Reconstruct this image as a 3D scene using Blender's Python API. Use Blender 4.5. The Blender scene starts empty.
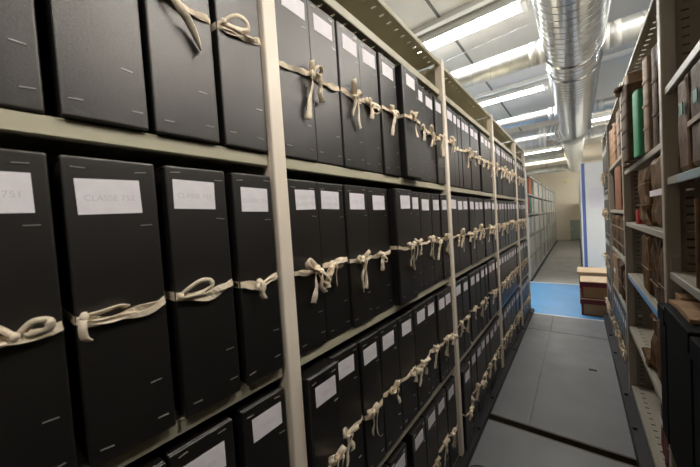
import bpy, bmesh, math, random
from mathutils import Vector, Matrix, noise
random.seed(7)
sc = bpy.context.scene
col = sc.collection
PI = math.pi
A, B = 0.474, 0.218            # rack fronts stand at x = -A and x = +B, the aisle runs along +y
ORD = ['zeroth', 'first', 'second', 'third', 'fourth', 'fifth', 'sixth', 'seventh', 'eighth', 'ninth', 'tenth', 'eleventh', 'twelfth', 'thirteenth']

# ------------------------------------------------------------------ materials
def mat(name, rgb, rough=0.5, metal=0.0, var=0.0, vscale=20.0, bump=0.0, bscale=200.0, spec=0.5, stretch=(1, 1, 1)):
    m = bpy.data.materials.new(name); m.use_nodes = True
    nt = m.node_tree; p = nt.nodes['Principled BSDF']
    p.inputs['Base Color'].default_value = (*rgb, 1)
    p.inputs['Roughness'].default_value = rough
    p.inputs['Metallic'].default_value = metal
    p.inputs['Specular IOR Level'].default_value = spec
    if var or bump:
        tc = nt.nodes.new('ShaderNodeTexCoord')
        mp = nt.nodes.new('ShaderNodeMapping'); mp.inputs['Scale'].default_value = stretch
        nt.links.new(tc.outputs['Object'], mp.inputs['Vector'])
    if var:
        n = nt.nodes.new('ShaderNodeTexNoise'); n.inputs['Scale'].default_value = vscale; n.inputs['Detail'].default_value = 5
        r = nt.nodes.new('ShaderNodeValToRGB')
        r.color_ramp.elements[0].position = .3; r.color_ramp.elements[1].position = .7
        r.color_ramp.elements[0].color = (*[c * (1 - var) for c in rgb], 1)
        r.color_ramp.elements[1].color = (*[min(1, c * (1 + var)) for c in rgb], 1)
        nt.links.new(mp.outputs[0], n.inputs['Vector'])
        nt.links.new(n.outputs['Fac'], r.inputs[0]); nt.links.new(r.outputs[0], p.inputs['Base Color'])
    if bump:
        n2 = nt.nodes.new('ShaderNodeTexNoise'); n2.inputs['Scale'].default_value = bscale; n2.inputs['Detail'].default_value = 3
        b = nt.nodes.new('ShaderNodeBump'); b.inputs['Strength'].default_value = bump; b.inputs['Distance'].default_value = .002
        nt.links.new(mp.outputs[0], n2.inputs['Vector'])
        nt.links.new(n2.outputs['Fac'], b.inputs['Height']); nt.links.new(b.outputs[0], p.inputs['Normal'])
    return m
def emit(name, rgb, s):
    m = bpy.data.materials.new(name); m.use_nodes = True
    nt = m.node_tree; nt.nodes.clear()
    e = nt.nodes.new('ShaderNodeEmission'); o = nt.nodes.new('ShaderNodeOutputMaterial')
    e.inputs[0].default_value = (*rgb, 1); e.inputs[1].default_value = s
    nt.links.new(e.outputs[0], o.inputs[0]); return m
M = dict(
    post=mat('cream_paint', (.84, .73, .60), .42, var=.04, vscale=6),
    shelf=mat('shaded_cream_paint', (.47, .43, .31), .45, var=.06, vscale=8),  # same cream as the posts; dimness and warm bounce put into the colour
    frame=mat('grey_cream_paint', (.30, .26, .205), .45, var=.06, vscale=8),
    rpost=mat('lit_cream_paint', (.44, .385, .31), .42, var=.05, vscale=8),  # frame paint lightened, light on the aisle faces put into the colour
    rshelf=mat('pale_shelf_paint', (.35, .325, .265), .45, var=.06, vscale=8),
    galv_edge=mat('grey_steel_edge', (.42, .42, .38), .3, .3),
    blue_edge=mat('blue_edge_strip', (.08, .24, .52), .35),
    paleblue=mat('pale_blue_edge', (.25, .36, .42), .35),
    cloth=mat('black_bookcloth', (.0065, .0057, .0052), .40, var=.12, vscale=30, bump=.2, bscale=700, spec=.72, stretch=(1, .35, 1.6)),
    cloth_side=mat('black_box_board', (.010, .009, .0085), .5, var=.1, vscale=25, bump=.3, bscale=500),
    paper=mat('label_paper', (.80, .75, .77), .7, var=.03, vscale=60),
    ink=mat('faded_ink', (.64, .595, .62), .8),
    steel=mat('staple_wire', (.62, .60, .56), .35, .8),
    tape=mat('cotton_tape', (.88, .74, .56), .9, var=.14, vscale=90, bump=.6, bscale=900),
    plinth=mat('dark_plinth', (.018, .018, .023), .55, var=.1),
    bolt=mat('black_bolt', (.015, .015, .015), .4),
    galv=mat('galvanised_duct', (.66, .67, .69), .2, 1.0, var=.12, vscale=9, bump=.08, bscale=12),
    galv2=mat('galvanised_branch', (.62, .63, .61), .48, .85, var=.14, vscale=14, bump=.1, bscale=40),
    galv3=mat('galvanised_elbow', (.64, .66, .69), .34, 1.0, var=.12, vscale=9),
    seam=mat('duct_seam', (.42, .42, .42), .4, .8),
    ducttape=mat('joint_tape', (.74, .73, .69), .45, .3),
    white=mat('white_enamel', (.80, .79, .77), .5),
    bracket=mat('zinc_bracket', (.55, .55, .53), .4, .6),
    ceil=mat('ceiling_panel', (.74, .715, .67), .8, var=.02, vscale=2),
    joint=mat('ceiling_joint', (.13, .12, .11), .6),
    wall=mat('cream_wall', (.84, .76, .62), .85, var=.02, vscale=3),
    sidewall=mat('grey_wall', (.55, .53, .50), .85, var=.02, vscale=3),
    blue=mat('blue_lino', (.085, .29, .58), .32, var=.10, vscale=3),
    trim=mat('aluminium_trim', (.75, .75, .74), .35, .3),
    void=mat('dark_groove', (.02, .015, .013), .6),
    rail=mat('brown_rail', (.10, .075, .06), .5, .3),
    greenloc=mat('green_grey_enamel', (.33, .37, .30), .5),
    panel=mat('white_panel', (.82, .80, .76), .45, var=.01),
    bluestripe=mat('blue_stripe', (.12, .18, .42), .4),
    yellow=mat('yellow_plastic', (.85, .78, .40), .5),
    kraft=mat('kraft_board', (.33, .20, .10), .75, var=.1, vscale=10),
    kraftlight=mat('light_kraft_board', (.66, .50, .33), .75, var=.06, vscale=10),
    maroon=mat('maroon_tape', (.18, .02, .035), .5),
    wrap=mat('brown_wrapping_paper', (.125, .064, .026), .6, spec=.2, var=.4, vscale=18, bump=.8, bscale=60),
    wrap2=mat('dull_wrapping_paper', (.080, .045, .021), .6, spec=.2, var=.4, vscale=25, bump=.8, bscale=70),
    leather=mat('old_leather', (.085, .046, .027), .6, spec=.25, var=.45, vscale=22, bump=.7, bscale=90),
    tan=mat('tan_calf', (.28, .19, .12), .6, var=.25, vscale=20, bump=.4, bscale=90),
    orange=mat('orange_calf', (.36, .18, .07), .6, var=.2, vscale=20),
    terracotta=mat('terracotta_cloth', (.23, .09, .048), .7, var=.12, vscale=20),
    green=mat('green_cloth', (.03, .28, .13), .55, var=.1, vscale=20),
    greentape=mat('green_tape', (.02, .22, .15), .5),
    red=mat('red_cloth', (.38, .015, .02), .55),
    pages=mat('old_pages', (.55, .47, .36), .9, var=.15, vscale=60, stretch=(1, 12, 1)),
    pink=mat('dull_pink_paper', (.16, .04, .05), .7, var=.2, vscale=18, bump=.5, bscale=60),
    brownboard=mat('reddish_brown_board', (.17, .085, .045), .6, var=.15, vscale=12),
    blackcase=mat('black_case', (.003, .003, .0028), .7, spec=.1),
    cord=mat('brown_twine', (.33, .25, .16), .9),
    greybox=mat('pale_grey_box', (.66, .64, .58), .7, var=.05, vscale=8),
    crimson=mat('crimson_box', (.45, .02, .05), .6),
    orangebox=mat('orange_box', (.75, .25, .04), .6),
    greenbox=mat('green_box', (.02, .30, .15), .6),
    palerack=mat('pale_grey_rack', (.50, .50, .46), .45),
    wire=mat('grey_wire', (.35, .35, .36), .5),
    darkwire=mat('dark_wire', (.03, .025, .02), .5),
    scrap=mat('dark_scrap', (.04, .03, .025), .8),
)
def floor_mat(name, rgb, rough, scuff):
    m = mat(name, rgb, rough, var=.10, vscale=2.2)
    nt = m.node_tree; p = nt.nodes['Principled BSDF']
    tc = nt.nodes.new('ShaderNodeTexCoord')
    n = nt.nodes.new('ShaderNodeTexNoise'); n.inputs['Scale'].default_value = 7; n.inputs['Detail'].default_value = 8
    r = nt.nodes.new('ShaderNodeMapRange'); r.inputs[1].default_value = .35; r.inputs[2].default_value = .7
    r.inputs[3].default_value = rough - scuff; r.inputs[4].default_value = rough + scuff
    nt.links.new(tc.outputs['Object'], n.inputs['Vector']); nt.links.new(n.outputs['Fac'], r.inputs[0]); nt.links.new(r.outputs[0], p.inputs['Roughness'])
    return m
M['cloth'].node_tree.nodes['Principled BSDF'].inputs['IOR'].default_value = 1.62
M['cloth'].node_tree.nodes['Principled BSDF'].inputs['Specular Tint'].default_value = (1, .94, .89, 1)
M['board'] = floor_mat('grey_floor_board', (.20, .205, .22), .42, .08)
M['board2'] = floor_mat('pale_floor_board', (.33, .32, .30), .42, .08)
M['lamp'] = emit('lit_diffuser', (1.0, .965, .90), 46.0)

# ------------------------------------------------------------------ mesh helpers
def box(bm, x0, x1, y0, y1, z0, z1, bev=0.0, seg=1):
    r = bmesh.ops.create_cube(bm, size=1, matrix=Matrix.Translation(((x0 + x1) / 2, (y0 + y1) / 2, (z0 + z1) / 2)) @ Matrix.Diagonal((abs(x1 - x0), abs(y1 - y0), abs(z1 - z0), 1)))
    if bev:
        es = {e for v in r['verts'] for e in v.link_edges}
        bmesh.ops.bevel(bm, geom=list(es), offset=bev, segments=seg, profile=.5, affect='EDGES')
def bmbox(*a, **k):
    bm = bmesh.new(); box(bm, *a, **k); return bm
def mesh(name, bm, smooth=False):
    me = bpy.data.meshes.new(name)
    bmesh.ops.recalc_face_normals(bm, faces=bm.faces[:])
    bm.to_mesh(me); bm.free()
    if smooth:
        for p in me.polygons: p.use_smooth = True
    return me
def link(name, me, m=None, parent=None, loc=(0, 0, 0), rot=(0, 0, 0)):
    if m is not None and not me.materials: me.materials.append(M[m] if isinstance(m, str) else m)
    o = bpy.data.objects.new(name, me); col.objects.link(o)
    o.location = loc; o.rotation_euler = rot
    if parent: o.parent = parent
    return o
def obj(name, bm, m, parent=None, loc=(0, 0, 0), rot=(0, 0, 0), smooth=False):
    return link(name, mesh(name, bm, smooth), m, parent, loc, rot)
def tag(o, label, cat, group=None):
    o['label'] = label; o['category'] = cat
    if group: o['group'] = group
    return o
def thing(name, label, cat, loc=(0, 0, 0), rz=0, group=None):
    o = bpy.data.objects.new(name, None); col.objects.link(o)
    o.empty_display_size = .05; o.location = loc; o.rotation_euler = (0, 0, rz)
    return tag(o, label, cat, group)
def struct(name, bm, m):
    o = obj(name, bm, m); o['kind'] = 'structure'; return o
def tube(bm, pts, r, n=8, cap=True):
    pts = [Vector(p) for p in pts]; rings = []
    ref = Vector((0, 0, 1)) if abs((pts[-1] - pts[0]).normalized().z) < .9 else Vector((1, 0, 0))
    for i, p in enumerate(pts):
        t = (pts[min(i + 1, len(pts) - 1)] - pts[max(i - 1, 0)]).normalized()
        u = t.cross(ref).normalized(); w = u.cross(t)
        rr = r[i] if isinstance(r, (list, tuple)) else r
        rings.append([bm.verts.new(p + rr * (math.cos(2 * PI * k / n) * u + math.sin(2 * PI * k / n) * w)) for k in range(n)])
    for a, b in zip(rings, rings[1:]):
        for k in range(n): bm.faces.new((a[k], a[(k + 1) % n], b[(k + 1) % n], b[k]))
    if cap:
        bm.faces.new(rings[0]); bm.faces.new(rings[-1])
def ribbon(bm, pts, w, t, wd, tw):
    """flat tape along pts; wd = width direction, tw = twist angle at each point"""
    pts = [Vector(p) for p in pts]; rings = []; n = len(pts)
    wp = None
    for i, p in enumerate(pts):
        T = (pts[min(i + 1, n - 1)] - pts[max(i - 1, 0)])
        T = T.normalized() if T.length > 1e-9 else Vector((0, 1, 0))
        W = Vector(wd) if wp is None else wp
        W = W - T * W.dot(T)
        if W.length < 1e-4: W = T.orthogonal()
        W.normalize(); wp = W.copy()
        a = tw[i] if isinstance(tw, (list, tuple)) else tw
        N = T.cross(W)
        Wr = W * math.cos(a) + N * math.sin(a); Nr = T.cross(Wr)
        ww = w[i] if isinstance(w, (list, tuple)) else w
        rings.append([bm.verts.new(p + Wr * ww / 2 * s + Nr * t / 2 * q) for s, q in ((-1, -1), (1, -1), (1, 1), (-1, 1))])
    for a, b in zip(rings, rings[1:]):
        for k in range(4): bm.faces.new((a[k], a[(k + 1) % 4], b[(k + 1) % 4], b[k]))
    bm.faces.new(rings[0]); bm.faces.new(rings[-1])
def spline(P, n):
    P = [Vector(p) for p in P]; out = []
    for i in range(len(P) - 1):
        p0, p1, p2, p3 = P[max(i - 1, 0)], P[i], P[i + 1], P[min(i + 2, len(P) - 1)]
        for k in range(n):
            t = k / n
            out.append(.5 * ((2 * p1) + (p2 - p0) * t + (2 * p0 - 5 * p1 + 4 * p2 - p3) * t * t + (3 * p1 - p0 - 3 * p2 + p3) * t ** 3))
    out.append(P[-1]); return out

# ------------------------------------------------------------------ archive box with tied tape
# local frame: front face at x = 0 looking to +x, y across, z up from the shelf
BH, BD = .383, .255
_c = {}
def body_mesh(w):
    k = ('b', round(w, 3))
    if k not in _c:
        bm = bmesh.new()
        box(bm, -BD, -.004, -w / 2 + .0015, w / 2 - .0015, 0, BH - .002, .003)
        _c[k] = mesh('body', bm)
    return _c[k]
def spine_mesh(w):
    k = ('s', round(w, 3))
    if k not in _c:
        bm = bmesh.new()
        box(bm, -.0062, 0, -w / 2, w / 2, 0, BH, .0028, 3)
        box(bm, -.05, -.006, -w / 2 + .0002, w / 2 - .0002, BH - .004, BH - .0005, .0012)
        _c[k] = mesh('spine', bm)
    return _c[k]
def label_mesh(lw, lh):
    k = ('l', round(lw, 3), round(lh, 3))
    if k not in _c: _c[k] = mesh('spine_label', bmbox(0, .0006, -lw / 2, lw / 2, -lh, 0))
    return _c[k]
staple_me = mesh('staple', bmbox(0, .0011, -.0068, .0068, -.0005, .0005))
def band_mesh(w, v):
    k = ('t', round(w, 3), v)
    if k in _c: return _c[k]
    rnd = random.Random(v * 31 + int(w * 1000))
    bm = bmesh.new()
    hw = w / 2 - .0004
    e0, e1, sg = rnd.uniform(-.007, .007), rnd.uniform(-.007, .007), rnd.uniform(-.008, .002)
    for s in range(2):
        dz0, dz1, sag = e0 + rnd.uniform(-.002, .002), e1 + rnd.uniform(-.002, .002), sg + rnd.uniform(-.0035, .0035)
        pts = [(-BD + .02, -hw, 0)] + [(-.006, -hw, dz0)] + [(.0005, -hw + .0015, dz0)]
        N = 12
        for i in range(1, N):
            t = i / N
            pts.append((.0026 + .002 * math.sin(PI * t) + .0016 * s, -hw + .0015 + (2 * hw - .003) * t, dz0 + (dz1 - dz0) * t + sag * math.sin(PI * t) + .0025 * math.sin(9 * t + v + s * 2)))
        pts += [(.0005, hw - .0015, dz1), (-.006, hw, dz1), (-BD + .02, hw, 0)]
        ph, am = rnd.uniform(0, 6), rnd.uniform(.4, 1.1)
        tw = [0, 0, 0] + [am * math.sin(ph + 5 * i / N) * math.sin(PI * i / N) for i in range(1, N)] + [0, 0, 0]
        ribbon(bm, pts, rnd.uniform(.007, .0105), .0013, (0, 0, 1), tw)
    _c[k] = mesh('cotton_tape', bm, False); return _c[k]
def bow_mesh(v, big=False):
    k = ('w', v, big)
    if k in _c: return _c[k]
    rnd = random.Random(100 + v); bm = bmesh.new()
    sc_ = 1.3 if big else 1.12
    r = bmesh.ops.create_icosphere(bm, subdivisions=2, radius=(.0075 * sc_ if v < 50 else .0048), matrix=Matrix.Translation((.008, 0, 0)) @ Matrix.Diagonal((.8, 1.0, 1.15, 1)))
    for q in r['verts']: q.co += Vector(noise.noise_vector(q.co * 150 + Vector((v, 0, 0)))) * .0018
    if v >= 50:                                         # odd ties seen close to the camera
        def rb(P, w_, a0, a1, wd=(0, 0, 1)):
            P = spline([Vector((max(p[0], .004), p[1], p[2])) for p in P], 5); n_ = len(P)
            ribbon(bm, P, [w_ * (.8 + .3 * i / n_) for i in range(n_)], .0014, wd, [a0 + (a1 - a0) * i / n_ for i in range(n_)])
        if v == 50: rb([(.006, 0, 0), (.014, .010, .010), (.016, .026, .018), (.014, .042, .016), (.010, .046, .006), (.009, .030, -.001), (.007, .006, -.003)], .008, .3, 1.0); rb([(.006, -.006, -.004), (.009, .012, -.004), (.009, .034, -.003)], .007, .2, .5)
        if v == 51: rb([(.006, 0, .002), (.012, -.003, -.010), (.010, -.002, -.024), (.008, .003, -.030)], .009, 0, .8, (0, 1, 0)); rb([(.006, .004, 0), (.009, .018, .002), (.008, .034, .004), (.006, .044, .001)], .008, .6, 1.2)
        if v == 52: rb([(.008, 0, .004), (.014, .006, -.008), (.010, .004, -.022), (.009, .010, -.034)], .010, 0, 1.4, (0, 1, 0)); rb([(.008, 0, 0), (.014, -.006, -.008), (.011, -.004, -.016), (.008, .0, -.010)], .008, .4, .9, (0, 1, 0))
        if v == 53: rb([(.007, -.004, .016), (.016, .012, .002), (.017, .026, -.018), (.013, .040, -.032), (.010, .052, -.052), (.009, .057, -.064)], .014, -.3, 2.2, (0, .6, .8)); rb([(.007, -.012, .008), (.012, .0, .004), (.009, .018, .002)], .010, .2, .9)
        if v == 54: rb([(.006, 0, 0), (.016, -.014, .016), (.018, -.028, .012), (.014, -.024, -.002), (.008, -.006, -.004)], .009, .3, .9); rb([(.006, .004, 0), (.016, .014, .012), (.017, .026, .010), (.013, .024, .0), (.008, .008, -.003)], .009, .3, .9)
    for s in (-1, 1) if v < 50 else ():                 # the two loops
        L = rnd.uniform(.022, .042) * sc_; an = rnd.uniform(-.9, .9) if rnd.random() < .7 else rnd.uniform(.6, 1.4)
        d = Vector((.25, s * math.cos(an), math.sin(an))).normalized()
        u = Vector((rnd.uniform(.3, .9), 0, 0)) + Vector((0, -d.z, d.y)) * rnd.uniform(.4, .9); u.normalize()
        wd = rnd.uniform(.25, .42) * L
        P = [Vector((.008, 0, 0)) + d * (L * (1 - math.cos(t)) / 2) + u * wd * math.sin(t) * (.35 + .65 * (1 - math.cos(t)) / 2) + Vector((0, 0, -.006 * (1 - math.cos(t)) / 2)) for t in [2 * PI * i / 14 for i in range(15)]]
        for p in P: p.x = max(p.x, .004)
        ribbon(bm, P, rnd.uniform(.009, .013) * sc_, .0013, d.cross(u), rnd.uniform(-.4, .4))
    for s in (-1, 1) if v < 50 else ():                 # the two loose ends
        L = rnd.uniform(.034, .085) * sc_
        side = s * rnd.uniform(.1, .9)
        up = .3 if rnd.random() < .18 else 0
        P = [(.009, 0, 0), (.016, s * .006 + side * .012, -.004 + up * .03)]
        for i in range(1, 5):
            t = i / 4
            P.append((.014 - .007 * t + rnd.uniform(-.002, .004), side * (.010 + L * .45 * t) + rnd.uniform(-.005, .005), -L * t * (1 if not up else .15) + (.012 if up else 0)))
        P = spline([Vector((max(p[0], .004), p[1], p[2])) for p in P], 4)
        n = len(P); a0 = rnd.uniform(-1, 1); a1 = rnd.uniform(-2.0, 2.0)
        ww = [(.0095 + .0042 * (i / n) ** 2) * sc_ * (.75 + .25 * abs(math.cos(i * .55 + v))) for i in range(n)]
        ribbon(bm, P, ww, .0013, (0, 1, 0), [a0 + a1 * i / n for i in range(n)])
    _c[k] = mesh('bow', bm, True); return _c[k]
def text_mesh(s, size):
    k = ('x', s, size)
    if k not in _c:
        cu = bpy.data.curves.new('lettering', 'FONT'); cu.body = s; cu.size = size; cu.align_x = 'CENTER'; cu.align_y = 'CENTER'; cu.space_line = 1.5
        o = bpy.data.objects.new('lettering', cu); col.objects.link(o)
        dg = bpy.context.evaluated_depsgraph_get()
        me = bpy.data.meshes.new_from_object(o.evaluated_get(dg))
        bpy.data.objects.remove(o); bpy.data.curves.remove(cu)
        me.transform(Matrix(((0, 0, 1, 0), (1, 0, 0, 0), (0, 1, 0, 0), (0, 0, 0, 1))))
        me.name = 'lettering'; _c[k] = me
    return _c[k]
NB = [0]
def archive_box(x, yc, z, w, label, group, rz=0, tz=.205, near=False, bow=None, yb=None, lw=None, lz=.024, lh=.044, text=None, big=False, lean=0, edge=0):
    NB[0] += 1; i = NB[0]; rnd = random.Random(i * 17)
    r = thing('archive_box', label, 'archive box', (x, yc, z + .0012), rz, group)
    r.rotation_euler = (lean, 0, rz)
    link('body', body_mesh(w), 'cloth_side', r); link('spine', spine_mesh(w), 'cloth', r)
    lw = lw or min(.068, w * .68); ly = rnd.uniform(-.006, .006)
    l = link('spine_label', label_mesh(lw, lh), 'paper', r, (0, ly, BH - lz), (rnd.uniform(-.03, .03), 0, 0))
    if text: link('lettering', text_mesh(text, .0105), 'ink', l, (.0008, 0, -lh * .55))
    if near:
        for (sy, sz) in ((-.33, BH - .013), (.33, BH - .014), (.33, BH - .083), (-.33, .022), (.33, .026), (.30, .078)):
            link('staple', staple_me, 'steel', r, (0, sy * w + rnd.uniform(-.004, .004), sz + rnd.uniform(-.004, .004)), (rnd.uniform(-.12, .12), 0, 0))
    v = rnd.randrange(7)
    tz = tz + rnd.uniform(-.008, .008)
    t = link('cotton_tape', band_mesh(w, v), 'tape', r, (0, 0, tz))
    bow = (rnd.randrange(14) if w > .08 else -1) if bow is None else bow
    if bow >= 0:
        yb = rnd.uniform(-.24, .24) * w if yb is None else yb
        yb = max(yb, -w / 2 + .05) if edge < 0 else min(yb, w / 2 - .05) if edge > 0 else yb
        link('bow', bow_mesh(bow, big), 'tape', t, (0, yb, 0))
    return r

# ------------------------------------------------------------------ racks
def shelf_mesh(x0, x1, y0, y1, zt, s, lip=.025):
    """sheet steel shelf: folded front lip, slotted strip, deck.  s = +1 front looks to +x (front at x1), -1 front looks to -x (front at x0)"""
    bm = bmesh.new()
    f = x1 if s > 0 else x0; b = x0 if s > 0 else x1
    box(bm, f, f - s * .014, y0, y1, zt - lip, zt, .002)
    zb = zt - .004
    box(bm, f - s * .014, f - s * .030, y0, y1, zb, zt)
    y = y0; pitch = .052
    while y < y1 - .001:                                # the slots are open gaps between these tongues
        ye = min(y + pitch - .009, y1)
        box(bm, f - s * .030, f - s * .046, y, ye, zb, zt); y += pitch
    box(bm, f - s * .046, b, y0, y1, zb, zt)
    box(bm, b + s * .0, b + s * .014, y0, y1, zt - lip, zb)
    return bm
def frame_mesh(xf, s, depth, y, h, slots=True):
    """side sheet of an upright with a column of slots behind the front post"""
    bm = bmesh.new(); t = .0015
    def bx(d0, d1, z0, z1): box(bm, xf - s * d0, xf - s * d1, y - t, y + t, z0, z1)
    bx(.012, .050, .03, h); bx(.068, depth, .03, h)
    z = .03; p = .026
    while z < h - .001:
        bx(.050, .068, z, min(z + p - .0065, h)); z += p
    return bm
def post_mesh(xf, s, y, h, w=.034):
    bm = bmesh.new()
    box(bm, xf, xf - s * .014, y - w + .004, y + .004, .03, h, .004, 2)
    box(bm, xf - s * .012, xf - s * .034, y - w + .004, y - w + .0075, .03, h)
    return bm

# ---- left rack of black boxes
L_POST = [.41 - 3.0, .41 - 2.0, .41 - 1.0, .41, 1.41, 2.41, 3.41, 4.06]
L_Z = [.045, .475, .905, 1.336]
rack = thing('mobile_shelving_rack', 'long cream steel shelving rack filled with tied black boxes', 'shelving rack', (-A, 1.7, 0))
def lp(name, bm, m): return obj(name, bm, m, rack, (A, -1.7, 0))
for k, y in enumerate(L_POST):
    lp('upright', post_mesh(-A, 1, y, 1.912), 'post')
    lp('side_sheet', frame_mesh(-A, 1, .36, y - .012, 1.90), 'shelf')
for y0, y1 in zip(L_POST, L_POST[1:]):
    for z in L_Z:
        sh = lp('shelf', shelf_mesh(-A - .36, -A - .016, y0 + .004, y1 - .031, z, 1), 'shelf')
        if y0 > 3.2 and abs(z - .475) < .01 or 2.3 < y0 < 2.5 and abs(z - .475) < .01:
            e = obj('edge_strip', bmbox(-A - .016, -A - .0145, y0 + .02, y1 - .05, z - .022, z - .003), 'blue_edge' if y0 < 3 else 'galv_edge', sh)
            e['label'] = 'blue edge strip' if y0 < 3 else 'bare metal edge strip'
    lp('shelf', shelf_mesh(-A - .36, -A - .016, y0 + .004, y1 - .031, 1.778, 1, .028), 'shelf')
    lp('shelf', shelf_mesh(-A - .36, -A - .006, y0 + .004, y1 - .031, 1.903, 1, .020), 'shelf')
lp('back_sheet', bmbox(-A - .364, -A - .361, L_POST[0], L_POST[-1], .03, 1.9), 'shelf')  # sheet added to stop light passing through the rack
pl = lp('plinth', bmbox(-A - .36, -A + .028, L_POST[0], L_POST[-1] + .01, 0, .030, .003), 'plinth')
for y in (1.62, 1.95, 2.75, 3.3, 3.85):
    bm = bmesh.new(); bmesh.ops.create_cone(bm, segments=10, radius1=.010, radius2=.008, depth=.012, cap_ends=True, matrix=Matrix.Translation((-A + .014, y, .036)))
    obj('bolt', bm, 'bolt', pl)

edges = {  # box edges read along the rack: (row, bay) -> list of (y0, y1)
    (1, 0): [(-.255, -.150), (-.146, -.042), (-.035, .067), (.076, .171), (.176, .277), (.285, .378)],
    (2, 0): [(-.262, -.158), (-.154, -.048), (-.042, .063), (.070, .171), (.181, .277), (.287, .373)],
    (3, 0): [(-.185, -.075), (-.071, .041), (.045, .155), (.158, .263), (.277, .378)],
    (4, 0): [(-.06, .046), (.050, .156), (.16, .27), (.275, .378)],
    (1, 1): [(.418, .521), (.522, .624), (.625, .722), (.723, .826), (.827, .936), (.944, 1.076), (1.077, 1.181), (1.182, 1.283), (1.284, 1.378)],
    (2, 1): [(.418, .509), (.511, .611), (.612, .717), (.718, .838), (.846, .972), (.973, 1.074), (1.075, 1.192), (1.193, 1.29), (1.291, 1.378)],
    (3, 1): [(.420, .521), (.523, .632), (.633, .732), (.734, .847), (.849, .967), (.970, 1.094), (1.096, 1.190), (1.192, 1.285), (1.286, 1.378)],
    (4, 1): [(.420, .530), (.532, .640), (.642, .752), (.756, .866), (.905, 1.015), (1.018, 1.128), (1.130, 1.250), (1.255, 1.372)],
}
for b in (2, 3, 4):
    for row in (1, 2, 3, 4):
        y, end = L_POST[b + 2] + .010, L_POST[b + 3] - .032
        rnd = random.Random(b * 10 + row); lst = []
        while y < end - .05:
            w = rnd.choice([.112, .105, .118, .064, .098, .108])
            if end - y - w < .055: w = end - y
            lst.append((y, y + w - .001)); y += w
            if rnd.random() < .12 and end - y > .3: y += .035
        edges[(row, b)] = lst
ROW = {1: 'top row', 2: 'second row down', 3: 'third row down', 4: 'bottom row'}
ROWZ = {1: 1.336, 2: .905, 3: .475, 4: .045}
POSTN = {1: 'first', 2: 'second', 3: 'third', 4: 'fourth'}
TZ = {1: .205, 2: .186, 3: .172, 4: .165}
custom = {  # (row, bay, index): (bow variant, y offset, big)
    (1, 0, 2): (3, .01, True), (1, 0, 3): (-1, 0, False), (1, 0, 4): (53, -.034, False), (1, 0, 5): (50, -.036, False), (1, 1, 4): (13, .0, False),
    (1, 1, 0): (8, .043, True), (1, 1, 1): (-1, 0, False), (1, 1, 2): (4, .004, False), (1, 1, 3): (9, -.02, False),
    (2, 0, 2): (54, .012, False), (2, 0, 3): (51, -.042, False), (2, 0, 4): (50, -.042, False), (2, 0, 5): (52, .004, False),
    (2, 1, 0): (10, .02, True), (2, 1, 1): (2, -.02, True), (2, 1, 2): (12, .0, False), (2, 1, 3): (0, -.01, False),
}
num = 751
for (row, b), lst in sorted(edges.items()):
    for i, (y0, y1) in enumerate(lst):
        w = y1 - y0 - .003
        if b == 0:
            n = len(lst) - i
            pos = ('last' if n == 1 else ORD[n] + ' last') + ' before the first cream upright'
        else:
            pos = ORD[i + 1] + ' past the ' + POSTN[b] + ' cream upright'
        rnd = random.Random(row * 100 + b * 20 + i)
        c = custom.get((row, b, i), (None, None, False))
        near = b < 2
        text = None
        if row == 2 and b == 0: text = 'CLASSE %d' % (749 + i)
        if row == 2 and b == 1: text = 'CLASSE %d\nCLASSE %d' % (755 + 2 * i, 756 + 2 * i) if i < 2 else ('CLASSE %d' % (757 + i))
        if row == 3 and b < 2 and i < 5: text = 'CLASSE'
        lh = .044 if row != 1 else .040
        xf = -A - .010 + rnd.uniform(-.004, .003)
        if (row, b, i) in ((1, 1, 5), (2, 1, 4), (3, 1, 0), (4, 2, 0)): xf = -A + .012
        if row == 2 and b == 0: xf = -A - .002
        archive_box(xf, (y0 + y1) / 2, ROWZ[row], w, 'black tied archive box, %s, %s' % (ROW[row], pos),
                    'black archive boxes on the long rack', tz=TZ[row], near=near, bow=c[0], yb=c[1], big=c[2],
                    lz=rnd.uniform(.020, .028), lh=lh, text=text, edge=(-1 if i == 0 and b else 1 if i == len(lst) - 1 else 0), lw=None if w > .08 else w * .7)

# ---- right rack of brown bundles
R_POST = [-2.4, -1.76, -.71, .34, 1.39, 2.44, 3.49, 4.06]
R_SH = [[.09, .450, .967, 1.265, 1.545]] * 3 + [[.09, .450, .967, 1.265, 1.545], [.09, .455, .780, 1.087, 1.390], [.08, .513, .836, 1.156, 1.510], [.08, .505, .930, 1.355]]
rr = thing('mobile_shelving_rack', 'grey cream steel shelving rack holding brown bundles and old ledgers', 'shelving rack', (B, 2.2, 0))
def rp(name, bm, m, parent=None): return obj(name, bm, m, parent or rr, (0, 0, 0) if parent else (-B, -2.2, 0))
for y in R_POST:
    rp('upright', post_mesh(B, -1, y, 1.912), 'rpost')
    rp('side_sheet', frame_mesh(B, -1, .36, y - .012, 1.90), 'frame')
for (y0, y1), zs in zip(zip(R_POST, R_POST[1:]), R_SH):
    for z in zs + [1.900]:
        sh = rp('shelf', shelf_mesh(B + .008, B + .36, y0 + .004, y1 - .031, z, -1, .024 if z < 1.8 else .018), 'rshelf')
        if y0 > 1.3 and y0 < 1.5 and abs(z - .78) < .01:
            rp('edge_strip', bmbox(B + .0062, B + .008, y0 + .02, y1 - .05, z - .023, z - .002), 'blue_edge', sh)['label'] = 'blue edge strip'
        if y0 < 1 and abs(z - 1.265) < .01:
            rp('edge_strip', bmbox(B + .0062, B + .008, y0 + .02, y1 - .16, z - .023, z - .002), 'paleblue', sh)['label'] = 'pale blue edge strip'
rp('back_sheet', bmbox(B + .361, B + .364, R_POST[0], R_POST[-1], .03, 1.9), 'frame')  # also added, to keep light from coming through this side
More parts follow.
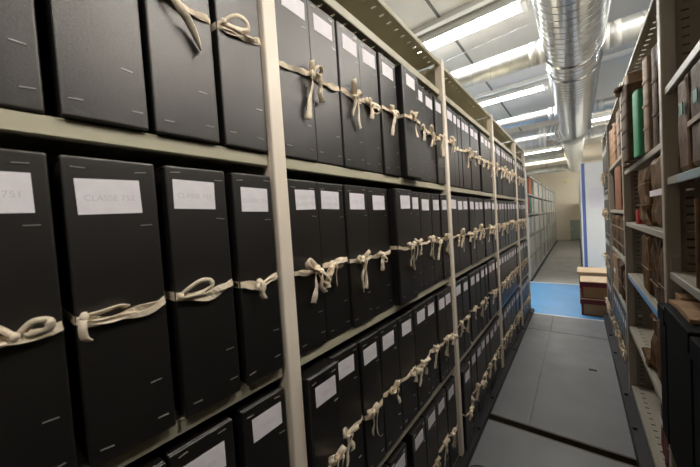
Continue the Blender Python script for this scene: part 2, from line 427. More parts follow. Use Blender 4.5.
pl = rp('plinth', bmbox(B - .038, B + .36, R_POST[0], R_POST[-1] + .01, 0, .050, .003), 'plinth')
for y in (2.0, 2.35, 3.0, 3.4):
    bm = bmesh.new(); bmesh.ops.create_cone(bm, segments=10, radius1=.010, radius2=.008, depth=.012, cap_ends=True, matrix=Matrix.Translation((B - .022, y, .056)))
    obj('bolt', bm, 'bolt', pl)

def crumple(dx, dy, dz, seed, amp=.012, sq=.0):
    """a wrapped packet: box 0..dx, -dy/2..dy/2, 0..dz with creased faces"""
    bm = bmesh.new()
    bmesh.ops.create_cube(bm, size=1, matrix=Matrix.Translation((dx / 2, 0, dz / 2)) @ Matrix.Diagonal((dx, dy, dz, 1)))
    bmesh.ops.bevel(bm, geom=bm.edges[:], offset=min(dy, dz) * .12, segments=2, profile=.5, affect='EDGES')
    bmesh.ops.subdivide_edges(bm, edges=bm.edges[:], cuts=5, use_grid_fill=True)
    for v in bm.verts:
        p = v.co * 14 + Vector((seed * 3.1, seed, 0))
        n = noise.noise_vector(p) * .6 + noise.noise_vector(p * 3.1) * .4
        k = 1 if v.co.z > .004 else 0
        v.co += Vector((n.x, n.y * .7, n.z * k)) * amp
        v.co.z = max(v.co.z, 0)
        if sq: v.co.y *= 1 - sq * (v.co.z / dz) ** 2
    return bm
def loop_cord(dx, dy, z, r=.0016, flat=0):
    bm = bmesh.new(); g = .004
    P = [(-g, -dy / 2 - g, z), (-g, dy / 2 + g, z), (dx + g, dy / 2 + g, z), (dx + g, -dy / 2 - g, z), (-g, -dy / 2 - g, z)]
    if flat: ribbon(bm, [P[0], P[1]], flat, .0015, (0, 0, 1), 0); ribbon(bm, [P[2], P[3]], flat, .0015, (0, 0, 1), 0); ribbon(bm, [P[1], P[2]], flat, .0015, (0, 0, 1), 0); ribbon(bm, [P[3], P[0]], flat, .0015, (0, 0, 1), 0)
    else:
        for a, b in zip(P, P[1:]): tube(bm, [a, b], r, 6)
    return bm
def bundle(x, y0, y1, z, h, d, m, label, seed, amp=.012, cords=(.5,), flat=0, cm='cord', sq=0, group='wrapped bundles'):
    dy = y1 - y0
    t = thing('paper_bundle', label, 'bundle', (x, (y0 + y1) / 2, z), 0, group)
    obj('wrapping', crumple(d, dy - .012, h, seed, amp, sq), m, t)
    for c in cords: obj('tie', loop_cord(d, dy - .006, h * c, flat=flat), cm, t)
    return t
def ledger(x, y0, y1, z, h, d, m, label, bands=4, group='books', name='ledger', bandm=None):
    """book standing upright, rounded spine looking to -x"""
    t = thing(name, label, 'book', (x, (y0 + y1) / 2, z), 0, group)
    w = y1 - y0 - .002
    bm = bmesh.new(); n = 8                                     # spine and two boards
    prof = [(d, -w / 2), (.012, -w / 2)] + [(.012 - .012 * math.cos(-PI / 2 + PI * k / n), w / 2 * math.sin(-PI / 2 + PI * k / n)) for k in range(n + 1)] + [(.012, w / 2), (d, w / 2)]
    inn = [(d, w / 2 - .003), (.014, w / 2 - .003), (.014, -w / 2 + .003), (d, -w / 2 + .003)]
    pr = prof + inn
    lo = [bm.verts.new((px, py, 0)) for px, py in pr]; hi = [bm.verts.new((px, py, h)) for px, py in pr]
    for k in range(len(pr)):
        j = (k + 1) % len(pr); bm.faces.new((lo[k], lo[j], hi[j], hi[k]))
    bm.faces.new(lo); bm.faces.new(hi)
    obj('cover', bm, m, t)
    obj('page_block', bmbox(.016, d - .006, -w / 2 + .0035, w / 2 - .0035, .004, h - .006), 'pages', t)
    for k in range(bands):
        zc = h * (k + 1) / (bands + 1); bm = bmesh.new()
        ribbon(bm, [(.012 - .0135 * math.cos(-PI / 2 + PI * q / 10), (w / 2 + .0006) * math.sin(-PI / 2 + PI * q / 10), zc) for q in range(11)], .009, .003, (0, 0, 1), 0)
        obj('raised_band', bm, bandm or m, t)
    return t
XB = B + .010
# first bay (beside the camera): wrapped volumes, brown board volume, black cases
for k, (y0, y1, m_, lab) in enumerate([(1.125, 1.235, 'wrap', 'brown wrapped volume beside the tall upright, green tape mark high on its edge'),
                                  (1.005, 1.118, 'wrap2', 'greyish wrapped volume with green tape between two browner volumes'),
                                  (.900, .998, 'wrap', 'brown wrapped volume at the picture edge with creased paper')]):
    t = bundle(XB, y0, y1, 1.268, .245, .30, m_, lab, 3 + k, .005, (.45,) if k else (), flat=.012, cm='tan', group=None)
    if k < 2: obj('tape_mark', bmbox(-.0065, -.0045, -.03, .0, .145, .175), 'greentape', t)['label'] = 'green tape mark'
ledger(XB, .93, 1.075, .970, .24, .30, 'brownboard', 'dark reddish brown board volume on the shelf above the black cases', 2, None, 'board_volume')
ledger(XB, 1.082, 1.115, .970, .22, .26, 'wrap', 'thin brown paper volume leaning beside the reddish brown volume', 0, None, 'paper_volume')
def black_case(y0, y1, z, h, lab, x=.196, m2='blackcase'):
    t = thing('black_case', lab, 'case', (x, (y0 + y1) / 2, z))
    w = y1 - y0
    obj('body', bmbox(0, .34, -w / 2, w / 2, 0, h, .005, 2), 'blackcase', t)
    obj('lid', bmbox(-.004, .344, -w / 2 - .001, w / 2 + .001, h - .05, h + .002, .004, 2), 'blackcase', t)
    return t
black_case(1.250, 1.335, .453, .415, 'narrow black case at the end of the dark lower shelf')
black_case(1.000, 1.240, .453, .430, 'wide black case jutting into the aisle below the grey shelf')
black_case(.770, .990, .453, .425, 'black case behind the wide black one, cut by the picture edge')
t = thing('cardboard_sheet', 'creased beige cardboard lying on top of the black cases', 'cardboard', (.21, 1.17, .886))
obj('sheet', crumple(.20, .20, .012, 9, .006), 'kraft', t)
tag(obj('cardboard_scrap', crumple(.10, .07, .03, 4, .008), 'kraft', None, (.235, 1.318, .872)), 'small brown cardboard scrap poking up behind the black cases', 'cardboard')
bundle(XB, 1.12, 1.32, .093, .22, .28, 'wrap2', 'dark brown bundle on the base shelf under the black cases', 14, .012, group=None)

# second bay
z = 1.393
t = ledger(.182, 1.880, 2.010, z - .0, .345, .36, 'leather', 'worn dark leather ledger jutting out beside the green book', 4, None)
bm = bmesh.new(); ribbon(bm, spline([(.36, -.02, .350), (.1, -.02, .352), (.0, -.01, .354), (-.012, .0, .348), (-.014, .0, .31)], 5), .022, .003, (0, 1, 0), 0)
s_ = obj('strap', bm, 'tan', t)
bm = bmesh.new(); bmesh.ops.create_icosphere(bm, subdivisions=2, radius=.018, matrix=Matrix.Translation((-.012, .0, .345)) @ Matrix.Diagonal((1, .8, .8, 1)))
for v in bm.verts: v.co += Vector(noise.noise_vector(v.co * 60)) * .006
obj('strap_knot', bm, 'leather', s_)
ledger(.205, 2.03, 2.12, z, .44, .30, 'tan', 'tall pale tan ledger standing behind the worn leather ledger', 3, None)
ledger(.20, 2.13, 2.24, z, .40, .30, 'leather', 'dark ledger at the far end of the upper shelf behind the pale tan one', 3, None)
ledger(.203, 1.738, 1.862, z, .272, .30, 'green', 'bright green book on the upper shelf among brown volumes', 0, None, 'green_book')
ledger(.222, 1.650, 1.730, z, .365, .30, 'tan', 'tan calf ledger standing beside the bright green book', 3, None)
ledger(.236, 1.575, 1.645, z, .37, .30, 'leather', 'dark brown ledger between the tan ledger and creased bundle', 2, None)
bundle(.242, 1.475, 1.570, z, .37, .30, 'wrap2', 'tall creased brown bundle beside the dark brown ledger', 21, .014, (.3, .8), group=None)
bundle(.246, 1.385 + .022, 1.470, z, .40, .30, 'wrap', 'tall creased brown bundle wedged against the tall upright', 22, .014, (.3, .8), group=None)
z = 1.090
bundle(XB + .006, 1.76, 2.00, z, .265, .28, 'wrap', 'large brown wrapped bundle beside the small red book', 23, .018, (.35, .7), group=None)
bundle(XB + .004, 1.44, 1.66, z, .270, .28, 'wrap', 'brown wrapped bundle tied with a white band on the middle shelf', 24, .016, (.5,), .022, 'paper', group=None)
bundle(XB + .05, 1.67, 1.75, z, .25, .24, 'wrap2', 'dark bundle set back between the two brown wrapped bundles', 25, .012, group=None)
ledger(XB + .004, 2.03, 2.10, z, .070, .20, 'red', 'small red book at the end of the middle shelf', 0, None, 'red_book')
z = .783
bundle(XB + .008, 1.78, 1.97, z, .265, .28, 'wrap', 'brown packet with folded ends on the blue edged shelf', 26, .014, (.45,), group=None)
bundle(XB + .012, 1.60, 1.77, z, .270, .28, 'wrap2', 'dark brown packet in the middle of the blue edged shelf', 27, .014, (.3,), group=None)
bundle(XB + .01, 1.44, 1.59, z, .250, .28, 'wrap', 'brown packet beside the tall upright on the blue edged shelf', 28, .014, (.4,), group=None)
z = .458
t = thing('paper_sack', 'large slumped brown paper sack spilling over the lower shelf edge', 'sack', (XB + .012, 1.71, z))
obj('wrapping', crumple(.28, .28, .27, 29, .022, .25), 'wrap', t)
bm = crumple(.11, .14, .040, 30, .014); bmesh.ops.translate(bm, verts=bm.verts[:], vec=(-.012, .17, 0)); obj('sack_mouth', bm, 'wrap', t)
bundle(XB + .03, 1.43, 1.55, z, .25, .26, 'wrap2', 'dark brown bundle beside the slumped paper sack', 33, .014, group=None)
z = .093
bundle(XB + .03, 1.66, 1.80, z, .30, .26, 'pink', 'dull pink bundle with a pale band on the base shelf', 34, .012, (.55,), .024, 'paper', group=None)
bundle(XB + .06, 1.82, 1.98, z, .12, .22, 'wrap', 'low brown packet on the base shelf beside the pink bundle', 35, .014, group=None)
bundle(XB + .03, 1.44, 1.64, z, .24, .26, 'wrap2', 'wide brown packet on the base shelf near the upright', 36, .016, group=None)

# third bay
z = 1.513; y = 3.42
for k, (w, h, m_, lab) in enumerate([(.15, .30, 'tan', 'tan ledger at the far end of the upper shelf'), (.16, .275, 'orange', 'orange calf ledger second along the upper shelf'),
                              (.13, .29, 'orange', 'paler orange ledger third along the upper shelf'), (.12, .27, 'leather', 'dark ledger beside the orange pair on the upper shelf'),
                              (.13, .31, 'tan', 'tan ledger fifth along the upper shelf beside the dark one'), (.12, .30, 'leather', 'last dark leather ledger before the jutting ledger')]):
    ledger(XB, y - w, y - .004, z, h, .28, m_, lab, 3, None); y -= w + .005
z = 1.159
ledger(XB - .004, 2.72, 3.06, z, .30, .28, 'terracotta', 'broad terracotta cloth volume alone on its shelf', 0, None, 'terracotta_volume')
ledger(XB + .02, 2.53, 2.70, z, .25, .26, 'leather', 'dark volume set back beside the broad terracotta one', 2, None)
z = .839
for k, (y0, y1, lab) in enumerate([(3.14, 3.38, 'olive brown bundle farther along the shelf under the terracotta volume'), (2.86, 3.12, 'olive brown bundle in the middle under the terracotta volume'), (2.52, 2.84, 'wide brown bundle at the near end under the terracotta volume')]):
    bundle(XB, y0, y1, z, .28, .28, ('wrap2', 'wrap', 'wrap2')[k], lab, 40 + k, .012, (.3, .7), .01, 'tan', group=None)
z = .516
t = thing('brown_carton', 'plain brown carton with a pale tag on the lower shelf', 'carton', (XB, 3.18, z))
obj('body', bmbox(0, .28, -.18, .18, 0, .26, .004), 'kraft', t); obj('lid', bmbox(-.004, .284, -.184, .184, .20, .275, .004), 'kraft', t); obj('tag', bmbox(-.006, -.004, -.05, .08, .135, .165), 'paper', t)
bundle(XB, 2.74, 2.98, z, .27, .28, 'wrap2', 'creased brown bundle beside the plain brown carton', 45, .016, group=None)
bundle(XB + .005, 2.52, 2.72, z, .24, .28, 'wrap', 'small creased bundle at the near end of the carton shelf', 46, .016, group=None)
for k in range(7):
    archive_box(XB - .006, 2.56 + k * .122, .083, .115, 'black tied box on the bundles rack base shelf, %s past its second clear upright' % ORD[k + 1], 'black boxes on the bundles rack', PI, .165, False, big=True)
# fourth bay, black boxes
for r_, zz in enumerate(R_SH[6][:4]):
    for k in range(4):
        archive_box(XB - .012, 3.565 + k * .121, zz + .003, .114, 'black tied box in the end bay of the bundles rack, %s shelf up, %s along' % (ORD[r_ + 1], ORD[k + 1]), 'black boxes on the bundles rack', PI, (.165, .2, .2, .12)[r_], False, big=True)

# ------------------------------------------------------------------ cartons on the blue floor
def carton(x0, x1, y0, y1, z0, z1, lab, top=True):
    t = thing('archive_carton', lab, 'carton', ((x0 + x1) / 2, (y0 + y1) / 2, z0), 0, None)
    X, Y, H = (x1 - x0) / 2, (y1 - y0) / 2, z1 - z0
    obj('body', bmbox(-X, X, -Y, Y, 0, H, .004), 'kraft', t)
    bm = bmesh.new(); e = .0015
    for (zz0, zz1) in ((0, .012), (H - .058, H - .008)): box(bm, -X - e, X + e, -Y - e, Y + e, zz0, zz1)
    for sx in (-1, 1):
        for sy in (-1, 1): box(bm, sx * X - sx * .02, sx * (X + e), sy * Y - sy * .02, sy * (Y + e), .012, H - .058)
    obj('edge_tape', bm, 'maroon', t)
    if top: obj('lid', bmbox(-X - .004, X + .004, -Y - .004, Y + .004, H - .008, H + .003, .003), 'kraftlight', t)
    return t
carton(.0, .40, 4.12, 4.46, 0, .185, 'brown carton with maroon edges, lower one of the front stack')
carton(.0, .40, 4.12, 4.46, .189, .375, 'brown carton with maroon edges, upper one of the front stack')
carton(-.010, .40, 4.60, 4.98, 0, .180, 'brown carton with maroon edges, lower one behind the front stack')
carton(-.010, .40, 4.60, 4.98, .184, .360, 'brown carton with maroon edges, upper one behind the front stack')
t = thing('carton_lid', 'pale cardboard lid lying over the carton stack behind', 'lid', (.19, 4.79, .364))
obj('panel', bmbox(-.22, .22, -.20, .20, .030, .036, .002), 'kraftlight', t)
bm = bmesh.new(); box(bm, -.22, .22, -.20, -.196, 0, .03); box(bm, -.22, .22, .196, .20, 0, .03); box(bm, -.22, -.216, -.196, .196, 0, .03); box(bm, .216, .22, -.196, .196, 0, .03)
obj('rim', bm, 'kraftlight', t)

# ------------------------------------------------------------------ room shell
CZ = 2.94
XL, XR, YB, YF = -5.0, 4.2, -2.5, 14.2
def fl(x0, x1, y0, y1, m, z0=-.05, z1=0): return struct('floor', bmbox(x0, x1, y0, y1, z0, z1), m)
struct('floor', bmbox(XL, XR, YB, YF, -.12, -.055), 'void')
fl(XL, XR, YB, 1.770, 'board'); fl(XL, XR, 1.776, 1.786, 'rail', -.055, -.004); fl(XL, XR, 1.828, 1.838, 'rail', -.055, -.001)
fl(XL, -.252, 1.838, 3.425, 'board'); fl(-.250, XR, 1.838, 3.425, 'board')
fl(XL, -.252, 3.433, 3.960, 'board'); fl(-.250, XR, 3.433, 3.960, 'board')
fl(XL, XR, 3.985, 5.72, 'blue')
y = 5.765
for y1 in (6.9, 8.9, 10.4, 12.2, YF): fl(XL, XR, y, y1 - .012, 'board2'); y = y1
struct('trim_1', bmbox(XL, XR, 3.960, 3.985, -.05, .003), 'trim'); struct('trim_2', bmbox(XL, XR, 5.72, 5.765, -.05, .006), 'trim')
struct('ceiling', bmbox(XL, XR, YB, YF, CZ, CZ + .1), 'ceil')
struct('wall_far', bmbox(XL, XR, YF, YF + .1, -.1, CZ + .1), 'wall'); struct('wall_back', bmbox(XL, XR, YB - .1, YB, -.1, CZ + .1), 'sidewall')
struct('wall_left', bmbox(XL - .1, XL, YB, YF, -.1, CZ + .1), 'sidewall'); struct('wall_right', bmbox(XR, XR + .1, YB, YF, -.1, CZ + .1), 'sidewall')
k = 3
for x in (-3.31, -2.11, -.91, .80, 2.0):
    struct('trim_%d' % k, bmbox(x - .011, x + .011, YB, YF, CZ - .006, CZ), 'joint'); k += 1
tag(obj('ceiling_beam', bmbox(XL, XR, 10.6, 10.85, CZ - .35, CZ, .01), 'wall'), 'cream beam crossing under the ceiling beyond the ducts', 'beam')

# cable trunking rails under the ceiling
for y, lab in ((2.68, 'thin white cable trunking rail beside the first lit ceiling lamp'), (4.70, 'thin white cable trunking rail beside the second lit ceiling lamp'), (6.9, 'thin white cable trunking rail over the wide elbow duct')):
    t = thing('cable_trunking', lab, 'trunking', (0, y, CZ))
    obj('rail', bmbox(XL, XR, -.03, .03, -.045, 0, .004), 'white', t)
    obj('conduit', bmbox(XL, XR, .075, .087, -.030, -.018), 'bracket', t)
    for x in (-2.0, -1.22, -.62, .30, .9):
        bm = bmesh.new(); bmesh.ops.create_cone(bm, segments=12, radius1=.022, radius2=.026, depth=.02, cap_ends=True, matrix=Matrix.Translation((x, .06, -.03)))
        obj('clip', bm, 'bracket', t)
bm = bmesh.new(); tube(bm, [(-1.5, 3.38, 2.90), (-.16, 3.18, 2.86)], .006, 6)
tag(obj('hanging_wire', bm, 'wire'), 'thin pale wire strung across between first lamp and branch duct', 'wire')

# fluorescent ceiling lamps
def trough(L):
    bm = bmesh.new(); box(bm, -L, L, -.090, .090, -.03, .02, .004)
    for s in (-1, 1): box(bm, -L, L, s * .080, s * .090, -.066, -.03)
    return bm
def lamp(x0, x1, y, lab, z=CZ - .02):
    t = thing('ceiling_lamp', lab, 'ceiling lamp', ((x0 + x1) / 2, y, z)); L = (x1 - x0) / 2
    obj('housing', trough(L), 'white', t)
    bm = bmesh.new()
    n = 8; prof = [(.078 * math.cos(PI * k / n), -.060 - .024 * math.sin(PI * k / n)) for k in range(n + 1)]
    a = [bm.verts.new((-L + .05, p, q)) for p, q in prof]; b = [bm.verts.new((L - .05, p, q)) for p, q in prof]
    for k in range(n): bm.faces.new((a[k], a[k + 1], b[k + 1], b[k]))
    bm.faces.new(a); bm.faces.new(b); bm.faces.new((a[0], b[0], b[-1], a[-1]))
    obj('diffuser', bm, 'lamp', t)
    for s in (-1, 1): obj('end_cap', bmbox(s * L - s * .05, s * L, -.0795, .0795, -.086, -.031, .006), 'white', t)
NEXT = {.85: 'over the camera end', 2.86: 'crossing ahead of the first branch duct', 4.90: 'crossing just past the first branch duct', 7.0: 'hidden behind the elbow duct', 9.0: 'beyond the elbow duct', 10.05: 'beyond the elbow duct, before the cream beam', 12.3: 'added to brighten the cream end wall'}
for y in (2.86, 4.90, 10.05):
    lamp(-1.90, -.27, y, 'lit strip lamp over the black box rack, ' + NEXT[y])
    lamp(-3.7, -2.1, y, 'lit strip lamp past the black box rack, ' + NEXT[y])
for y in (-.9, .85, 2.3, 7.5, 12.3):  # the lamp at the largest y is added to brighten the end wall
    x0 = .22 if y == 7.5 else .32
    lamp(x0, x0 + 1.6, y, 'lit strip lamp over the brown bundles rack, ' + {-.9: 'behind the camera end', .85: 'over the camera end', 2.3: 'over its second bay', 7.5: 'past the second branch duct', 10.2: 'before the cream beam', 12.3: 'added to brighten the cream end wall'}[y])

# ------------------------------------------------------------------ ducts
HZ = 2.54
def spiral_tube(axis, p0, p1, r, pitch, n=48, ridge=.0022):
    """helically seamed tube between p0 and p1 along axis 'x' or 'y'; returns tube mesh and seam mesh"""
    a0, a1 = (p0[0], p1[0]) if axis == 'x' else (p0[1], p1[1]); L = a1 - a0; s = 1 if L > 0 else -1; L = abs(L)
    bt, bs = bmesh.new(), bmesh.new()
    def P(t, an, rad):
        c, q = rad * math.cos(an), rad * math.sin(an)
        return Vector((p0[0] + c, a0 + s * t, p0[2] + q)) if axis == 'y' else Vector((a0 + s * t, p0[1] + c, p0[2] + q))
    steps = max(2, int(L / (pitch / 2)))
    rings = [[bt.verts.new(P(L * i / steps, 2 * PI * k / n, r)) for k in range(n)] for i in range(steps + 1)]
    for a, b in zip(rings, rings[1:]):
        for k in range(n): bt.faces.new((a[k], a[(k + 1) % n], b[(k + 1) % n], b[k]))
    bt.faces.new(rings[0]); bt.faces.new(rings[-1])
    turns = L / pitch; m = int(turns * n); w = .005
    pts = [[bs.verts.new(P(min(max(t + d, 0), L), 2 * PI * i / n, r + h)) for d, h in ((-w / 2, -.001), (-w / 4, ridge), (w / 4, ridge), (w / 2, -.001))] for i in range(m + 1) for t in [i / n * pitch]]
    for a, b in zip(pts, pts[1:]):
        for k in range(3): bs.faces.new((a[k], a[k + 1], b[k + 1], b[k]))
    return bt, bs
def ring(axis, c, r, w, h=.006, n=40):
    bm = bmesh.new()
    pr = [(-w / 2, 0), (-w / 2, h), (w / 2, h), (w / 2, 0)]
    R = []
    for k in range(n):
        an = 2 * PI * k / n
        R.append([bm.verts.new(Vector((c[0] + (r + q) * math.cos(an), c[1] + t, c[2] + (r + q) * math.sin(an))) if axis == 'y' else Vector((c[0] + t, c[1] + (r + q) * math.cos(an), c[2] + (r + q) * math.sin(an)))) for t, q in pr])
    for k in range(n):
        a, b = R[k], R[(k + 1) % n]
        for j in range(4): bm.faces.new((a[j], a[(j + 1) % 4], b[(j + 1) % 4], b[j]))
    return bm
RM = .200
main = thing('air_duct', 'shiny spiral air duct with side branches running along the aisle overhead', 'air duct', (0, 0, HZ))
def dp(name, bm, m, parent, smooth=True): return obj(name, bm, m, parent, tuple(-v for v in parent.location), smooth=smooth)
bt, bs = spiral_tube('y', (0.01, -1.5, HZ), (0.01, 6.20, HZ), RM, .082, 56)
tb = dp('duct_tube', bt, 'galv', main); o = obj('spiral_seam', bs, 'seam', tb, smooth=True)
for y in (3.12, 3.46): dp('joint_collar', ring('y', (.01, y, HZ), RM, .03, .007), 'galv', main)
# gored elbow turning to -x
n = 40; RB = .42
def elbow_ring(an, grow=0.0):
    c = Vector((.01 - RB * (1 - math.cos(an)), 6.20 + RB * math.sin(an), HZ))
    d = Vector((-math.sin(an), math.cos(an), 0)); sd = Vector((d.y, -d.x, 0)); rad = RM + (.19 - RM) * an / (PI / 2) + grow
    return c, d, [c + sd * rad * math.cos(2 * PI * k / n) + Vector((0, 0, 1)) * rad * math.sin(2 * PI * k / n) for k in range(n)]
bm = bmesh.new(); rings = [[bm.verts.new(p) for p in elbow_ring(PI / 2 * i / 5)[2]] for i in range(6)]
for a, b in zip(rings, rings[1:]):
    for k in range(n): bm.faces.new((a[k], a[(k + 1) % n], b[(k + 1) % n], b[k]))
el = dp('elbow', bm, 'galv', main)
for i in range(6):
    bm = bmesh.new(); tr = []
    for sg, g in ((-1, 0), (-1, .007), (1, .007), (1, 0)):
        c, d, P = elbow_ring(PI / 2 * i / 5, g); tr.append([bm.verts.new(p + d * sg * .008) for p in P])
    for q in range(4):
        for k in range(n): bm.faces.new((tr[q][k], tr[q][(k + 1) % n], tr[(q + 1) % 4][(k + 1) % n], tr[(q + 1) % 4][k]))
    obj('elbow_seam', bm, 'galv2', el)
def hang(pts, parent):
    for x, y, r in pts:
        bm = bmesh.new(); box(bm, x - .012, x + .012, y - .0015, y + .0015, HZ + r, CZ); obj('hanger', bm, 'bracket', parent)
hang([(.01, y, RM) for y in (-.6, 1.6, 4.2)], tb)
def branch(x0, x1, y, z, r, lab, pitch=.16, tape=True, m='galv2'):
    bt, bs = spiral_tube('x', (x0, y, z), (x1, y, z), r, pitch, 40, .0025)
    q = dp('branch_duct', bt, m, main); q['label'] = lab; obj('spiral_seam', bs, 'seam', q, smooth=True)
    d = -1 if x1 < x0 else 1
    if tape:
        for e in (.02, .09): obj('joint_tape', ring('x', (x0 + d * e, y, z), r, .045, .003), 'ducttape', q, smooth=True)
    hang([(x0 + d * 1.9, y, r), (x0 + d * 3.3, y, r)], q)
branch(-.175, -4.6, 3.09, HZ, .094, 'slim branch duct over black boxes')
branch(-.175, -4.6, 5.12, HZ, .082, 'slim branch duct just before the elbow', .16, True, 'galv3')
branch(.195, 3.9, 3.22, HZ, .094, 'slim branch duct over brown bundles')
branch(.195, 3.9, 5.28, HZ, .078, 'second slim branch duct over brown bundles')
branch(.14, 3.9, 7.0, HZ, .10, 'third slim branch duct over brown bundles', .2)
branch(-.41, -4.6, 6.62, HZ, .19, 'wide branch duct continuing from the elbow', .12, True, 'galv3')
bt, bs = spiral_tube('y', (-.03, 6.8, HZ), (-.10, 12.2, HZ), .172, .6, 40, .002)
q = dp('narrower_duct', bt, 'ducttape', main); q['label'] = 'pale narrower duct beyond the elbow'; obj('spiral_seam', bs, 'seam', q, smooth=True)
hang([(-.05, 8.0, .172), (-.07, 10.2, .172)], q)
for y in (8.9, 12.0): branch(-.22, -4.6, y, HZ, .11, 'branch duct far beyond the elbow', .3, False)

# ------------------------------------------------------------------ racks beyond the blue floor
def far_rack(xf, s, y0, y1, lab, stripe_side):
    t = thing('pale_shelving_rack', lab, 'shelving rack', (xf, (y0 + y1) / 2, 0)); L = tuple(-v for v in t.location)
    D = .60
    ep = obj('end_panel', bmbox(xf, xf - s * D, y0 - .03, y0, 0.02, 1.87, .004), 'panel', t, L)
    bm = bmesh.new()
    xs = xf - s * (.018 if s < 0 else .012)
    box(bm, xs, xs - s * (.040 if s < 0 else .008), y0 - .033, y0 - .030, .03, 1.865); obj('blue_stripe', bm, 'bluestripe', ep)['label'] = 'blue stripe'
    ys = [y0 + (y1 - y0) * k / 8 for k in range(9)]
    for y in ys:
        obj('upright', bmbox(xf, xf - s * .03, y, y + .03, .04, 1.86), 'palerack', t, L)
    zz = [.06, .43, .79, 1.15, 1.50, 1.83]
    for a, b in zip(ys, ys[1:]):
        for z in zz: obj('shelf', bmbox(xf - s * .005, xf - s * D, a + .03, b, z - .025, z, .001), 'palerack', t, L)
    obj('back_sheet', bmbox(xf - s * (D - .004), xf - s * D, y0, y1, .04, 1.86), 'palerack', t, L)
    obj('plinth', bmbox(xf + s * .02, xf - s * D, y0 - .03, y1, 0, .035), 'plinth', t, L)
    return ys, zz
ys, zz = far_rack(-.665, 1, 5.80, 13.6, 'pale grey rack with blue and white end panel beyond blue floor', 1)
fb = mesh('body', bmbox(-.30, 0, -.149, .149, 0, .29, .006)); fl_ = mesh('lid', bmbox(-.303, .003, -.152, .152, .22, .295, .005))
def far_box(x, y, z, m, lab, grp, rz=0, w=1.0):
    t = thing('storage_box', lab, 'storage box', (x, y, z), rz, grp)
    for nm, me in (('body', fb), ('lid', fl_)):
        o = bpy.data.objects.new(nm, me.copy() if m != 'greybox' else me); o.data.materials.clear() if m != 'greybox' else None
        if not o.data.materials: o.data.materials.append(M[m])
        col.objects.link(o); o.parent = t
special = {(0, 4, 0): ('crimson', 'crimson box on top shelf of the pale rack beside its striped panel'), (0, 3, 0): ('crimson', 'crimson box on second shelf down of the pale rack by its striped panel'),
           (0, 4, 1): ('orangebox', 'bright orange box on the top shelf of the pale rack'), (0, 3, 1): ('greenbox', 'green box on second shelf down of the pale rack below the orange one')}
for bi, (a, b) in enumerate(zip(ys, ys[1:])):
    for zi, z in enumerate(zz[:-1]):
        for k in range(3):
            if (bi * 7 + zi * 3 + k * 5) % 11 == 0: continue
            m, lab = special.get((bi, zi, k), ('greybox', 'plain grey storage box on the pale rack beyond the blue floor'))
            far_box(-.675 if m != 'greybox' else -.690, a + .188 + k * .314, z + .001, m, lab, 'grey boxes on the pale rack' if m == 'greybox' else None)
ys, zz = far_rack(.040, -1, 5.83, 13.6, 'white panelled rack with broad blue stripe behind the brown cartons', -1)
for bi in range(8):
    for zi in range(5):
        far_box(.075, ys[bi] + .30, zz[zi] + .001, 'greybox', 'plain grey storage box on the blue striped rack along the far aisle', 'grey boxes on the blue striped rack', PI)
# notice on the white panel
t = thing('paper_notice', 'white printed sheet stuck on the white blue striped panel', 'notice', (.215, 5.798, 1.33))
obj('sheet', bmbox(-.075, .085, -.0012, 0, -.15, .15), 'paper', t)
bm = bmesh.new(); box(bm, -.02, .02, -.002, -.0013, .112, .12)
for k in range(6): box(bm, -.062, .07, -.002, -.0013, .07 - k * .03, .072 - k * .03)
box(bm, .004, .006, -.002, -.0013, -.09, .09); obj('printing', bm, 'ink', t)
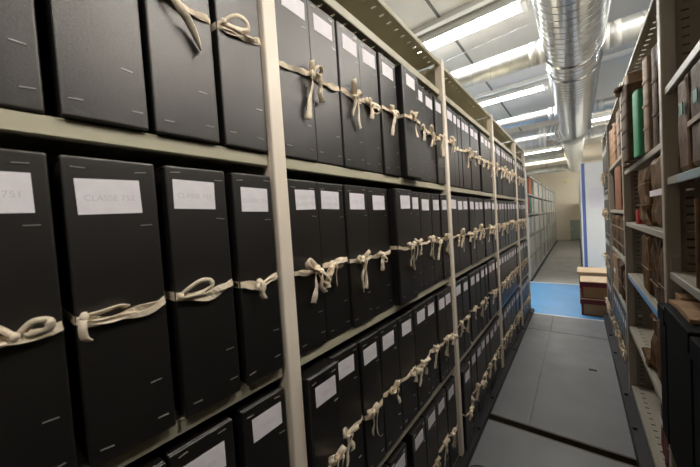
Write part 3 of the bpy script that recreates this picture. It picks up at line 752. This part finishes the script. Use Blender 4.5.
# end wall things
t = thing('metal_locker', 'green grey metal cupboard standing against the cream end wall', 'cupboard', (-.02, 13.98, 0))
obj('body', bmbox(-.22, .22, -.15, .19, .02, .76, .006), 'greenloc', t)
d = obj('door', bmbox(-.21, .21, -.165, -.15, .05, .74, .004), 'greenloc', t); obj('handle', bmbox(-.18, -.16, -.185, -.165, .40, .50, .004), 'steel', d)
for s in (-1, 1): obj('foot', bmbox(s * .18 - .02, s * .18 + .02, -.12, .16, 0, .022), 'plinth', t)
t = thing('wall_alarm_box', 'small yellow box fixed high on the cream end wall', 'alarm box', (-.33, 14.2, 2.26))
obj('case', bmbox(-.055, .055, -.06, 0, -.07, .07, .01), 'yellow', t); obj('cover', bmbox(-.04, .04, -.068, -.06, -.05, .05, .004), 'yellow', t)
# bits on the floor
bm = bmesh.new(); tube(bm, spline([(-.440, 1.375, .003), (-.40, 1.405, .003), (-.34, 1.40, .003), (-.30, 1.385, .003), (-.255, 1.38, .003)], 5), .0022, 6)
tag(obj('loose_wire', bm, 'darkwire'), 'short dark wire lying on the floor boards by the plinth', 'wire')
tag(obj('floor_scrap', crumple(.045, .02, .004, 55, .004), 'scrap', None, (.03, 2.72, 0)), 'small dark scrap lying on the grey floor boards', 'scrap')

# ------------------------------------------------------------------ camera
f_px, yaw, pitch, roll, h = 295.43, *[math.radians(v) for v in (-37.752, -1.986, -3.722)], 1.1863
cy, sy, cp, sp = math.cos(yaw), math.sin(yaw), math.cos(pitch), math.sin(pitch)
F = Vector((sy * cp, cy * cp, sp)); R0 = Vector((cy, -sy, 0)); U0 = R0.cross(F)
R = math.cos(roll) * R0 + math.sin(roll) * U0; U = -math.sin(roll) * R0 + math.cos(roll) * U0
cam = bpy.data.cameras.new('camera'); co = bpy.data.objects.new('camera', cam); col.objects.link(co)
mw = Matrix((R, U, -F)).transposed().to_4x4(); mw.translation = (0, 0, h); co.matrix_world = mw
cam.sensor_width = 36; cam.lens = f_px / 700 * 36; cam.clip_start = .01
cam.dof.use_dof = True; cam.dof.focus_distance = 1.5; cam.dof.aperture_fstop = 8
sc.camera = co
w = bpy.data.worlds.new('world'); w.use_nodes = True; sc.world = w
w.node_tree.nodes['Background'].inputs[0].default_value = (.9, .95, 1, 1); w.node_tree.nodes['Background'].inputs[1].default_value = .0
sc.view_settings.view_transform = 'Standard'; sc.view_settings.look = 'None'; sc.view_settings.gamma = 1; sc.view_settings.exposure = .72
sc.cycles.use_denoising = True
sc.cycles.max_bounces = 10; sc.cycles.diffuse_bounces = 6
